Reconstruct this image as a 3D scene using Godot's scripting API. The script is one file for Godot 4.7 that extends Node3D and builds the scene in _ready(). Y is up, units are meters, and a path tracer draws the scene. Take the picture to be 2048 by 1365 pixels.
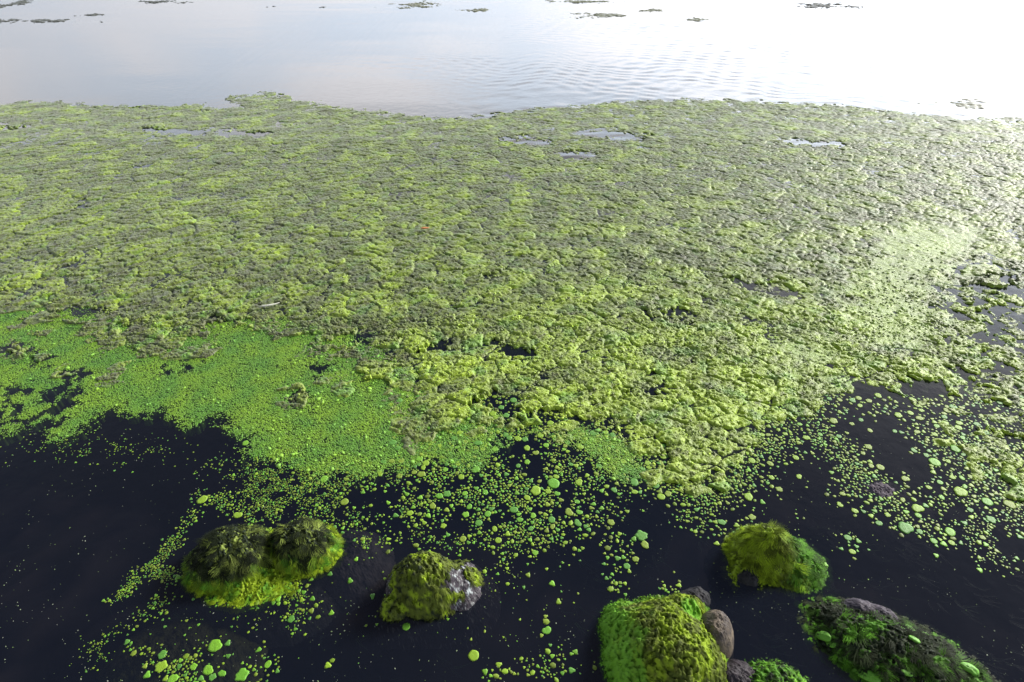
extends Node3D
# A weedy shore seen from a low bank: mossy stones in dark water, green floating pads and duckweed,
# a wide mat of algae and pale open water beyond it. Units are metres, y is up, the water lies at y = 0.

const EYE := 2.5
const TILT := 37.0
const FOV := 60.0
var rng := RandomNumberGenerator.new()
var taken := {}
var fields := {}
const FX := -11.0
const FZ := -11.2
const FC := 0.08
const FNX := 276
const FNZ := 136


# ---------------------------------------------------------------- naming
func numbered(called: String) -> String:
	var n: int = taken.get(called, 0)
	taken[called] = n + 1
	return called if n == 0 else "%s_%03d" % [called, n]

func tag(o: Node, label: String, category := "", group := "", kind := "") -> void:
	if label: o.set_meta("label", label)
	if category: o.set_meta("category", category)
	if group: o.set_meta("group", group)
	if kind: o.set_meta("kind", kind)

func put(called: String, mesh: Mesh, mat: Material, parent: Node = null) -> MeshInstance3D:
	var o := MeshInstance3D.new()
	o.mesh = mesh
	o.material_override = mat
	if parent == null:
		o.name = numbered(called)
		add_child(o)
	else:
		o.name = called
		parent.add_child(o, true)
	return o

func put_many(called: String, mesh: Mesh, mat: Material, buf: PackedFloat32Array, parent: Node = null) -> MultiMeshInstance3D:
	var mm := MultiMesh.new()
	mm.transform_format = MultiMesh.TRANSFORM_3D
	mm.use_colors = true
	mm.mesh = mesh
	mm.instance_count = buf.size() / 16
	mm.buffer = buf
	var o := MultiMeshInstance3D.new()
	o.multimesh = mm
	o.material_override = mat
	if parent == null:
		o.name = numbered(called)
		add_child(o)
	else:
		o.name = called
		parent.add_child(o, true)
	o.set_meta("kind", "stuff")
	return o

func push(buf: PackedFloat32Array, b: Basis, o: Vector3, c: Color) -> void:
	buf.append_array(PackedFloat32Array([b.x.x, b.y.x, b.z.x, o.x, b.x.y, b.y.y, b.z.y, o.y, b.x.z, b.y.z, b.z.z, o.z, c.r, c.g, c.b, 1.0]))


# ---------------------------------------------------------------- places
func ground(px: float, py: float, y := 0.0) -> Vector2:      # the point of the level y that the photograph shows there
	var f := 682.5 / tan(deg_to_rad(FOV / 2.0))
	var dx := (px - 1024.0) / f
	var dy := (682.5 - py) / f
	var c := cos(deg_to_rad(TILT))
	var s := sin(deg_to_rad(TILT))
	var t := (EYE - y) / (s - dy * c)
	return Vector2(dx * t, -(c + dy * s) * t)

func outline(a: Array) -> PackedVector2Array:
	var p := PackedVector2Array()
	for i in range(0, a.size(), 2):
		p.append(ground(a[i], a[i + 1]))
	return p

func distance_field(called: String, shapes: Array) -> void:  # metres to the nearest edge, positive inside
	var g := PackedFloat32Array()
	g.resize(FNX * FNZ)
	g.fill(-3.0)
	for poly: PackedVector2Array in shapes:
		var n := poly.size()
		var lo := Vector2(INF, INF)
		var hi := -lo
		for p in poly:
			lo = lo.min(p)
			hi = hi.max(p)
		lo -= Vector2(0.8, 0.8)
		hi += Vector2(0.8, 0.8)
		for j in FNZ:
			var z := FZ + j * FC
			if z < lo.y or z > hi.y: continue
			var half := 0.98 * (1.5 - 0.8 * z) + 0.5
			for i in FNX:
				var x := FX + i * FC
				if absf(x) > half or x < lo.x or x > hi.x: continue
				var p := Vector2(x, z)
				var best := 9.0
				for k in n:
					best = minf(best, p.distance_squared_to(Geometry2D.get_closest_point_to_segment(p, poly[k], poly[(k + 1) % n])))
				best = sqrt(best)
				if not Geometry2D.is_point_in_polygon(p, poly): best = -best
				g[j * FNX + i] = maxf(g[j * FNX + i], best)
	fields[called] = g

func field(g: PackedFloat32Array, x: float, z: float) -> float:
	var u := clampf((x - FX) / FC, 0.0, FNX - 1.001)
	var v := clampf((z - FZ) / FC, 0.0, FNZ - 1.001)
	var i := int(u)
	var j := int(v)
	u -= i
	v -= j
	var k := j * FNX + i
	return lerpf(lerpf(g[k], g[k + 1], u), lerpf(g[k + FNX], g[k + FNX + 1], u), v)

func noise(seed_: int, wave: float, octaves := 1, kind := FastNoiseLite.TYPE_SIMPLEX_SMOOTH) -> FastNoiseLite:
	var n := FastNoiseLite.new()
	n.seed = seed_
	n.noise_type = kind
	n.frequency = 1.0 / wave
	n.fractal_type = FastNoiseLite.FRACTAL_FBM if octaves > 1 else FastNoiseLite.FRACTAL_NONE
	n.fractal_octaves = octaves
	return n

func cells(seed_: int, wave: float, what: int) -> FastNoiseLite:
	var n := noise(seed_, wave, 1, FastNoiseLite.TYPE_CELLULAR)
	n.cellular_return_type = what
	n.cellular_jitter = 1.0
	n.domain_warp_enabled = true
	n.domain_warp_amplitude = wave * 0.35
	n.domain_warp_frequency = 0.9 / wave
	n.domain_warp_fractal_type = FastNoiseLite.DOMAIN_WARP_FRACTAL_NONE
	return n


# ---------------------------------------------------------------- materials
func relief(seed_: int, size: int, freq: float, strength: float) -> NoiseTexture2D:
	var t := NoiseTexture2D.new()
	t.width = size
	t.height = size
	t.seamless = true
	t.as_normal_map = true
	t.bump_strength = strength
	var n := FastNoiseLite.new()
	n.seed = seed_
	n.frequency = freq
	n.fractal_octaves = 4
	t.noise = n
	return t

func skin(called: String, rough: float, spec: float, normal: Texture2D = null, per_metre := 6.0, strength := 1.0) -> StandardMaterial3D:
	var m := StandardMaterial3D.new()
	m.resource_name = called
	m.vertex_color_use_as_albedo = true
	m.roughness = rough
	m.metallic_specular = spec
	if normal:
		m.normal_enabled = true
		m.normal_texture = normal
		m.normal_scale = strength
		m.uv1_triplanar = true
		m.uv1_world_triplanar = true
		m.uv1_scale = Vector3.ONE * per_metre
	return m


# ---------------------------------------------------------------- sky
func make_sky(to_sun: Vector3, glow: Vector3) -> Sky:
	var w := 1024
	var h := 512
	var im := Image.create(w, h, false, Image.FORMAT_RGBF)
	var big := noise(11, 0.9, 5)
	var streak := noise(12, 0.5, 4)
	for j in h:
		var el := PI / 2 - (j + 0.5) / h * PI
		if el < -0.03:
			im.fill_rect(Rect2i(0, j, w, h - j), Color(0.12, 0.13, 0.13))
			break
		var y := maxf(sin(el), 0.0)
		var ce := cos(el)
		for i in w:
			var az := (i + 0.5) / w * TAU                      # a panorama begins straight ahead (-z) and turns right
			var d := Vector3(sin(az) * ce, y, -cos(az) * ce)
			var p := Vector2(d.x, d.z) / (y + 0.16)
			var cl := big.get_noise_2d(p.x * 0.55, p.y * 0.8) * 0.8 + streak.get_noise_2d(p.x * 0.35 + 9.0, p.y * 1.5) * 0.35
			var cover := smoothstep(-0.22, 0.30, cl + 0.25 * (1.0 - y) - 0.16)
			var low := exp(-pow(maxf(y - 0.20, 0.0) / 0.22, 2.0)) * lerpf(0.58, 1.0, smoothstep(0.05, 0.26, y))
			var ang := acos(clampf(d.dot(glow), -1.0, 1.0))
			var aura := exp(-pow(ang / 0.32, 2.0))
			var fwd := 0.5 + 0.5 * d.dot(to_sun)
			var blue := Color(0.07, 0.10, 0.19).lerp(Color(2.45, 2.75, 3.15), low)
			var white := Color(0.14, 0.145, 0.19).lerp(Color(3.15, 3.12, 3.22), low)
			var c := blue.lerp(white, cover)
			c = c * (0.24 + 0.72 * fwd * fwd)
			c = c + Color(1.0, 0.97, 0.93) * (aura * 2.5 * lerpf(0.6, 1.0, cover))
			im.set_pixel(i, j, c)
	var m := PanoramaSkyMaterial.new()
	m.panorama = ImageTexture.create_from_image(im)
	m.energy_multiplier = 1.0
	var s := Sky.new()
	s.sky_material = m
	return s


# ---------------------------------------------------------------- the algae mat: one rule for its height, sampled wherever it is needed
var n_big: FastNoiseLite
var n_mid: FastNoiseLite
var n_edge: FastNoiseLite
var n_fine: FastNoiseLite
var n_grain: FastNoiseLite
var n_hue: FastNoiseLite
var n_fleck: FastNoiseLite
var c1v: FastNoiseLite
var c1d: FastNoiseLite
var c2v: FastNoiseLite
var c2d: FastNoiseLite
var f_mat: PackedFloat32Array
var f_hole: PackedFloat32Array
var f_flat: PackedFloat32Array
var f_thin: PackedFloat32Array
var f_bare: PackedFloat32Array
var f_duck: PackedFloat32Array
var hue_out := Color()

func mat_cover(x: float, z: float) -> float:                 # 0 none, 1 closed
	var s := field(f_mat, x, z)
	if s < -0.7: return 0.0
	var edge := n_edge.get_noise_2d(x, z)
	var shore := smoothstep(-2.4, -2.9, z) * smoothstep(0.4, -0.3, x) * smoothstep(-4.6, -4.2, z)   # where mat and duckweed mingle
	var v := 0.5 + s / lerpf(0.30, 0.40, shore) + edge * lerpf(0.55, 0.65, shore)
	v = minf(v, 1.3)
	var thin := smoothstep(-0.35, 0.30, field(f_thin, x, z) + 0.5 * edge)
	v -= (0.80 + 0.6 * n_edge.get_noise_2d(x * 2.0, z * 2.0)) * thin
	var hole := field(f_hole, x, z)
	v -= smoothstep(-0.16, 0.10, hole + 0.16 * edge + 0.10 * n_edge.get_noise_2d(x * 4.0, z * 4.0)) * 1.15
	return v

func mat_height(x: float, z: float, cover: float, tint := true) -> float:
	if cover < -0.1: return -0.05
	var u := (x * 0.97 - z * 0.24) * 0.60                    # lumps lie across the wind, a little longer than deep
	var w := x * 0.24 + z * 0.97
	var v1 := c1v.get_noise_2d(u, w) * 0.5 + 0.5
	var flat := 0.92 * smoothstep(-0.25, 0.20, field(f_flat, x, z) + 0.35 * n_edge.get_noise_2d(x * 1.3, z * 1.3))
	var big := n_big.get_noise_2d(x, z)
	var mid := n_mid.get_noise_2d(u, w)
	var fine := n_fine.get_noise_2d(u * 1.25, w)
	var grain := n_grain.get_noise_2d(x, z)
	var e1 := clampf((c1d.get_noise_2d(u, w) + 1.0) / 0.24, 0.0, 1.0)
	var r1 := sqrt(e1 * (2.0 - e1))
	var h := -0.045
	var v2 := c2v.get_noise_2d(x, z) * 0.5 + 0.5
	var near := smoothstep(-4.6, -2.7, z)
	var east := smoothstep(-1.8, 0.6, x + 0.5 * big)
	var hue := n_hue.get_noise_2d(x, z)
	var fl := n_fleck.get_noise_2d(x, z)
	var lime := clampf(0.14 + 0.12 * smoothstep(-7.0, -4.0, z) + 0.70 * hue + 0.54 * near * east + 0.45 * (v1 - 0.5) + 0.45 * fl, 0.0, 1.0)
	var slick := clampf(lime * (0.35 + 0.65 * near), 0.0, 1.0)  # fresh lime algae lies smooth, older olive algae is crumbly
	if v1 * 0.8 + 0.1 < cover:
		h = -0.013 + r1 * (0.016 + 0.013 * v1)
		h += 0.021 * (0.30 - absf(mid)) + lerpf(0.014, 0.008, slick) * (0.28 - absf(fine))
		h += lerpf(0.006, 0.0025, slick) * grain
		h += 0.014 * big + 0.005 * smoothstep(0.8, 1.2, cover)
	elif v2 * 0.8 + 0.25 < cover:
		var e2 := clampf((c2d.get_noise_2d(x, z) + 1.0) / 0.40, 0.0, 1.0)
		h = -0.008 + sqrt(e2 * (2.0 - e2)) * (0.008 + 0.008 * v2) + 0.004 * fine + 0.002 * grain
	h = lerpf(h, 0.004 + 0.006 * fine + 0.002 * grain, flat * 0.85)
	if h > 0.0: h *= lerpf(0.62, 0.88, smoothstep(-7.5, -3.5, z))       # thinner out on the lake
	h = minf(h, -0.03 + 0.075 * smoothstep(-0.1, 0.9, cover))
	if tint:
		var c := Color(0.088, 0.118, 0.026).lerp(Color(0.260, 0.375, 0.010), lime)
		c = c.lerp(Color(0.090, 0.240, 0.022), smoothstep(0.10, 0.50, n_hue.get_noise_2d(x * 1.7 + 40.0, z * 1.7)) * (0.25 + 0.3 * near + 0.2 * (1.0 - east) * near))
		var dead := smoothstep(0.10, 0.42, fl * 0.8 + 0.5 * n_fleck.get_noise_2d(x * 0.45 + 7.0, z * 0.45) - 0.16 * lime + 0.14 * (1.0 - east) * smoothstep(-5.5, -3.4, z))
		c = c.lerp(Color(0.050, 0.040, 0.026), dead * 0.6)
		c = c.lerp(Color(0.22, 0.32, 0.04), flat * 0.8)
		hue_out = c * (0.85 + 0.30 * v2 + 0.25 * grain)
	return h

func sheet(into: ArrayMesh, x0: float, x1: float, z0: float, z1: float, cell: float, rule: Callable, mat: Material) -> void:
	# rule(x, z) gives the height and leaves the colour in hue_out; what lies under the water is left out
	var nx := int((x1 - x0) / cell) + 1
	var nz := int((z1 - z0) / cell) + 1
	var v := PackedVector3Array()
	var nn := PackedVector3Array()
	var cc := PackedColorArray()
	var hh := PackedFloat32Array()
	var id := PackedInt32Array()
	hh.resize(nx * nz)
	id.resize(nx * nz)
	id.fill(-1)
	var col := PackedColorArray()
	col.resize(nx * nz)
	for j in nz:
		var z := z0 + j * cell
		var half := 0.90 * (1.5 - 0.8 * z) * 1.10 + 0.15
		for i in nx:
			var x := x0 + i * cell
			var k := j * nx + i
			if absf(x) > half:
				hh[k] = -0.05
				continue
			hh[k] = rule.call(x, z)
			col[k] = hue_out
	var tri := PackedInt32Array()
	for j in range(1, nz - 2):
		for i in range(1, nx - 2):
			var k := j * nx + i
			var q := [k, k + 1, k + nx + 1, k + nx]
			if maxf(maxf(hh[k], hh[k + 1]), maxf(hh[k + nx], hh[k + nx + 1])) < -0.006: continue
			for a: int in q:
				if id[a] < 0:
					id[a] = v.size()
					v.append(Vector3(x0 + (a % nx) * cell, hh[a], z0 + (a / nx) * cell))
					nn.append(Vector3(hh[a - 1] - hh[a + 1], 2.0 * cell, hh[a - nx] - hh[a + nx]).normalized())
					cc.append(col[a])
			tri.append_array(PackedInt32Array([id[q[0]], id[q[1]], id[q[2]], id[q[0]], id[q[2]], id[q[3]]]))
	if v.is_empty(): return
	var arr := []
	arr.resize(Mesh.ARRAY_MAX)
	arr[Mesh.ARRAY_VERTEX] = v
	arr[Mesh.ARRAY_NORMAL] = nn
	arr[Mesh.ARRAY_COLOR] = cc
	arr[Mesh.ARRAY_INDEX] = tri
	into.add_surface_from_arrays(Mesh.PRIMITIVE_TRIANGLES, arr)
	into.surface_set_material(into.get_surface_count() - 1, mat)


# ---------------------------------------------------------------- small shapes
func pad_shape(seed_: int, lobes: float, dome: float, rings := 5, sides := 30) -> ArrayMesh:  # a floating cushion one unit in radius
	var n := noise(seed_, 1.0, 2)
	var st := SurfaceTool.new()
	st.begin(Mesh.PRIMITIVE_TRIANGLES)
	st.set_smooth_group(0)
	var at := func(r: int, s: int) -> Vector3:
		var a := TAU * s / sides
		var q := float(r) / rings
		var reach := 1.0 + lobes * (n.get_noise_2d(cos(a) * 0.55, sin(a) * 0.55) * 1.8 + 0.5 * n.get_noise_2d(cos(a) * 1.3, sin(a) * 1.3))
		var y := dome * pow(1.0 - pow(q, 3.0), 0.6)
		y += dome * 0.30 * n.get_noise_2d(cos(a) * q * 2.2 + 5.0, sin(a) * q * 2.2) * (1.0 - q * q)
		if r == rings: y = -0.10
		var qq := minf(q * rings / (rings - 1.0), 1.0) if r < rings else 0.9
		return Vector3(cos(a) * qq * reach, y, sin(a) * qq * reach)
	for r in rings:
		for s in sides:
			var a: Vector3 = at.call(r, s)
			var b: Vector3 = at.call(r, s + 1)
			var c: Vector3 = at.call(r + 1, s + 1)
			var d: Vector3 = at.call(r + 1, s)
			for p in ([a, c, b, a, d, c] if r else [a, d, c]):
				st.add_vertex(p)
	st.index()
	st.generate_normals()
	return st.commit()

func lump_shape(seed_: int) -> ArrayMesh:                     # a lumpy crumb one unit in radius
	var n := noise(seed_, 0.9, 2)
	var st := SurfaceTool.new()
	st.begin(Mesh.PRIMITIVE_TRIANGLES)
	st.set_smooth_group(0)
	var sides := 10
	var rings := 5
	var at := func(r: int, s: int) -> Vector3:
		var e := PI * r / rings
		var a := TAU * s / sides
		var d := Vector3(sin(e) * cos(a), cos(e), sin(e) * sin(a))
		return d * (1.0 + 0.55 * n.get_noise_3dv(d * 1.1)) * Vector3(1.0, 0.6, 1.0)
	for r in rings:
		for s in sides:
			var a: Vector3 = at.call(r, s)
			var b: Vector3 = at.call(r, s + 1)
			var c: Vector3 = at.call(r + 1, s + 1)
			var d: Vector3 = at.call(r + 1, s)
			if r > 0:
				for p in [a, c, b]: st.add_vertex(p)
			if r < rings - 1:
				for p in [a, d, c]: st.add_vertex(p)
	st.index()
	st.generate_normals()
	return st.commit()

func tuft_shape(seed_: int, threads: int) -> ArrayMesh:       # wet threads one unit long along +x
	var g := RandomNumberGenerator.new()
	g.seed = seed_
	var st := SurfaceTool.new()
	st.begin(Mesh.PRIMITIVE_TRIANGLES)
	for t in threads:
		var side := g.randf_range(-0.16, 0.16)
		var bend := g.randf_range(-0.25, 0.25)
		var lift := g.randf_range(0.02, 0.12)
		var long := g.randf_range(0.6, 1.1)
		var thick := g.randf_range(0.009, 0.024)
		var wave := g.randf_range(0.0, 6.0)
		var last := []
		var segs := 5
		for k in segs + 1:
			var q := float(k) / segs
			var c := Vector3(q * long, lift * sin(q * PI) * 0.9 + 0.02 * sin(q * 9.0 + wave) - 0.05 * q, side + bend * q * q + 0.03 * sin(q * 7.0 + wave))
			var w := thick * (1.0 - 0.85 * q) + 0.003
			var ring := [c + Vector3(0, w, 0), c + Vector3(0, -w * 0.5, w * 1.2), c + Vector3(0, -w * 0.5, -w * 1.2)]
			if k:
				for s in 3:
					var s2 := (s + 1) % 3
					for p in [last[s], last[s2], ring[s2], last[s], ring[s2], ring[s]]: st.add_vertex(p)
			last = ring
	st.index()
	st.generate_normals()
	return st.commit()


# ---------------------------------------------------------------- stones
func stone_height(r: Dictionary, x: float, z: float) -> float:
	var h := -0.5
	for l: Array in r.lumps:                                  # [x, z, half width, half depth, turn, height, power]
		var dx: float = x - l[0]
		var dz: float = z - l[1]
		var c := cos(deg_to_rad(l[4]))
		var s := sin(deg_to_rad(l[4]))
		var u: float = (dx * c + dz * s) / l[2]
		var w: float = (-dx * s + dz * c) / l[3]
		var q := sqrt(u * u + w * w)
		var deep := 0.14
		var v: float = l[5] - maxf(l[5], 0.03) * pow(q, l[6])
		var k := 0.03
		var m := clampf(0.5 + 0.5 * (h - v) / k, 0.0, 1.0)
		h = lerpf(v, h, m) + k * m * (1.0 - m)
	return h + 0.018 * r.n1.get_noise_2d(x, z) + 0.006 * r.n2.get_noise_2d(x, z) + r.bump * 0.010 * absf(r.n2.get_noise_2d(x * 2.0, z * 2.0))

func stone_slope(r: Dictionary, x: float, z: float) -> Vector3:
	var e := 0.006
	return Vector3(stone_height(r, x - e, z) - stone_height(r, x + e, z), 2.0 * e, stone_height(r, x, z - e) - stone_height(r, x, z + e)).normalized()

func stone_mesh(r: Dictionary, cell: float, lowest: float, rule: Callable) -> ArrayMesh:
	# rule(x, z, h, slope) gives a height to draw at and a colour, or a height of -9 for nothing
	var b: Rect2 = r.box
	var nx := int(b.size.x / cell) + 1
	var nz := int(b.size.y / cell) + 1
	var v := PackedVector3Array()
	var cc := PackedColorArray()
	v.resize(nx * nz)
	cc.resize(nx * nz)
	for j in nz:
		for i in nx:
			var x := b.position.x + i * cell
			var z := b.position.y + j * cell
			var got: Array = rule.call(x, z, stone_height(r, x, z))
			v[j * nx + i] = Vector3(x - r.at.x, got[0], z - r.at.y)
			cc[j * nx + i] = got[1]
	var st := SurfaceTool.new()
	st.begin(Mesh.PRIMITIVE_TRIANGLES)
	st.set_smooth_group(0)
	for k in nx * nz:
		st.set_color(cc[k])
		st.add_vertex(v[k])
	for j in nz - 1:
		for i in nx - 1:
			var k := j * nx + i
			var low := minf(minf(v[k].y, v[k + 1].y), minf(v[k + nx].y, v[k + nx + 1].y))
			var top := maxf(maxf(v[k].y, v[k + 1].y), maxf(v[k + nx].y, v[k + nx + 1].y))
			if top < lowest or low < -8.0: continue
			for a in [k, k + 1, k + nx + 1, k, k + nx + 1, k + nx]: st.add_index(a)
	st.generate_normals()
	return st.commit()


func _ready() -> void:
	rng.seed = 7
	# ------------------------------------------------ camera, sky, sun
	var cam := Camera3D.new()
	cam.name = "camera"
	cam.position = Vector3(0, EYE, 0)
	cam.rotation_degrees = Vector3(-TILT, 0, 0)
	cam.fov = FOV
	cam.near = 0.05
	cam.far = 400.0
	add_child(cam)
	var sun_az := deg_to_rad(59.0)
	var sun_el := deg_to_rad(29.0)
	var to_sun := Vector3(sin(sun_az) * cos(sun_el), sin(sun_el), -cos(sun_az) * cos(sun_el))
	var env := Environment.new()
	env.background_mode = Environment.BG_SKY
	env.sky = make_sky(to_sun, Vector3(sin(0.74) * cos(0.20), sin(0.20), -cos(0.74) * cos(0.20)))
	env.tonemap_mode = Environment.TONE_MAPPER_LINEAR
	env.tonemap_exposure = 1.65
	env.sdfgi_enabled = true
	env.ssao_enabled = true
	env.ssil_enabled = true
	var we := WorldEnvironment.new()
	we.name = "environment"
	we.environment = env
	add_child(we)
	var sun := DirectionalLight3D.new()
	sun.name = "sun"
	sun.light_energy = 1.3
	sun.light_color = Color(1.0, 0.98, 0.95)
	sun.light_angular_distance = 12.0
	sun.shadow_enabled = true
	sun.look_at_from_position(to_sun * 10.0, Vector3.ZERO)
	add_child(sun)

	n_big = noise(21, 0.55, 2)
	n_mid = noise(22, 0.075, 3)
	n_edge = noise(23, 0.30, 3)
	n_fine = noise(24, 0.030, 3)
	n_grain = noise(25, 0.014, 3)
	n_hue = noise(26, 0.45, 4)
	n_fleck = noise(27, 0.09, 4)
	c1v = cells(31, 0.105, FastNoiseLite.RETURN_CELL_VALUE)
	c1d = cells(31, 0.105, FastNoiseLite.RETURN_DISTANCE2_SUB)
	c2v = cells(32, 0.034, FastNoiseLite.RETURN_CELL_VALUE)
	c2d = cells(32, 0.034, FastNoiseLite.RETURN_DISTANCE2_SUB)
	make_fields()
	make_water()
	make_mat()
	make_stones()
	make_pads()
	make_film()
	make_small_things()


func make_fields() -> void:
	var mat := outline([
		-500, 205, 0, 205, 100, 203, 180, 212, 330, 213, 405, 206, 420, 218, 470, 214, 450, 198, 480, 190, 545, 184, 575, 195, 640, 206, 700, 218, 780, 228, 900, 236,
		960, 232, 1040, 222, 1150, 210, 1280, 202, 1400, 198, 1520, 203, 1620, 206, 1720, 215, 1800, 223, 1900, 236, 2000, 241, 2048, 236, 2500, 236,
		2500, 900, 2048, 900, 1940, 840, 1860, 850, 1770, 815, 1690, 800, 1640, 850, 1570, 880, 1505, 935, 1470, 960, 1420, 985, 1370, 985, 1330, 940, 1270, 900, 1200, 870, 1110, 860,
		1040, 850, 1000, 830, 940, 845, 890, 885, 830, 890, 795, 850, 770, 790, 690, 730, 650, 690, 560, 665, 470, 665, 420, 695, 330, 725, 210, 690, 100, 650, 0, 635, -500, 620])
	var stream := outline([1600, 850, 1680, 860, 1750, 930, 1830, 1030, 1850, 1070, 1800, 1060, 1720, 990, 1640, 920])
	var shoal := outline([1850, 790, 2300, 790, 2350, 1090, 2090, 1070, 1950, 970, 1870, 900])
	var isles := [mat, stream, shoal]
	for e in [[60, 700, 30, 7], [160, 745, 34, 9], [215, 757, 30, 6], [25, 695, 28, 7], [330, 712, 40, 8], [600, 800, 14, 6], [690, 770, 30, 12], [640, 715, 36, 10], [250, 700, 40, 9]]:
		isles.append(outline([e[0] - e[2], e[1], e[0], e[1] - e[3], e[0] + e[2], e[1], e[0], e[1] + e[3]]))
	distance_field("mat", isles)
	var holes := []
	for e in [[360, 264, 60, 5], [480, 268, 45, 5], [1225, 270, 65, 7], [1050, 283, 50, 6], [1150, 310, 40, 5], [1640, 288, 60, 5], [20, 253, 26, 4], [265, 333, 18, 4],
			[1310, 775, 35, 8], [1790, 775, 50, 10], [160, 625, 24, 9], [440, 652, 30, 6], [715, 682, 25, 6],
			[1510, 573, 26, 6], [1555, 577, 22, 9], [1330, 635, 30, 4], [1000, 560, 16, 3], [150, 410, 16, 4], [155, 535, 14, 5], [880, 692, 14, 5], [1030, 700, 20, 4], [1000, 805, 20, 8]]:
		var p := []
		for k in 10:
			p.append(e[0] + e[2] * cos(TAU * k / 10) * (0.8 + 0.4 * absf(sin(k * 2.3))))
			p.append(e[1] + e[3] * sin(TAU * k / 10) + e[3] * 0.6 * cos(TAU * k / 10))
		holes.append(outline(p))
	distance_field("hole", holes)
	distance_field("thin", [outline([1870, 570, 1960, 540, 2200, 600, 2300, 1000, 2060, 1000, 1960, 920, 1880, 850, 1760, 800, 1700, 800, 1720, 765, 1860, 770, 1930, 720, 1870, 640]),
		outline([1560, 870, 1640, 840, 1700, 860, 1860, 1060, 1790, 1070, 1600, 930])])
	var bares := []
	for e in [[125, 790, 20, 26], [45, 780, 20, 5], [150, 748, 26, 6], [590, 797, 16, 6], [20, 700, 26, 8], [75, 722, 20, 6], [350, 735, 14, 5], [640, 740, 10, 5], [15, 828, 30, 6], [100, 840, 22, 7]]:
		var p := []
		for k in 8:
			p.append(e[0] + e[2] * cos(TAU * k / 8))
			p.append(e[1] + e[3] * sin(TAU * k / 8))
		bares.append(outline(p))
	distance_field("bare", bares)
	distance_field("flat", [outline([1790, 465, 1930, 455, 1960, 500, 1840, 570, 1860, 640, 1830, 705, 1740, 660, 1690, 590, 1760, 540]), outline([1560, 690, 1640, 680, 1660, 730, 1590, 750])])
	distance_field("duck", [
		outline([-500, 590, 0, 600, 100, 610, 210, 640, 330, 670, 420, 640, 560, 630, 680, 650, 820, 740, 900, 830, 960, 820, 1010, 870, 1010, 905, 950, 945, 860, 925, 790, 955, 650, 950, 560, 920, 490, 900,
			465, 855, 425, 838, 380, 850, 330, 825, 260, 825, 190, 840, 150, 862, 110, 878, 60, 852, 20, 866, -120, 850, -500, 870]),
		outline([1060, 850, 1250, 880, 1300, 950, 1240, 960, 1140, 900])])
	f_mat = fields.mat
	f_hole = fields.hole
	f_flat = fields.flat
	f_thin = fields.thin
	f_bare = fields.bare
	f_duck = fields.duck


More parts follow.
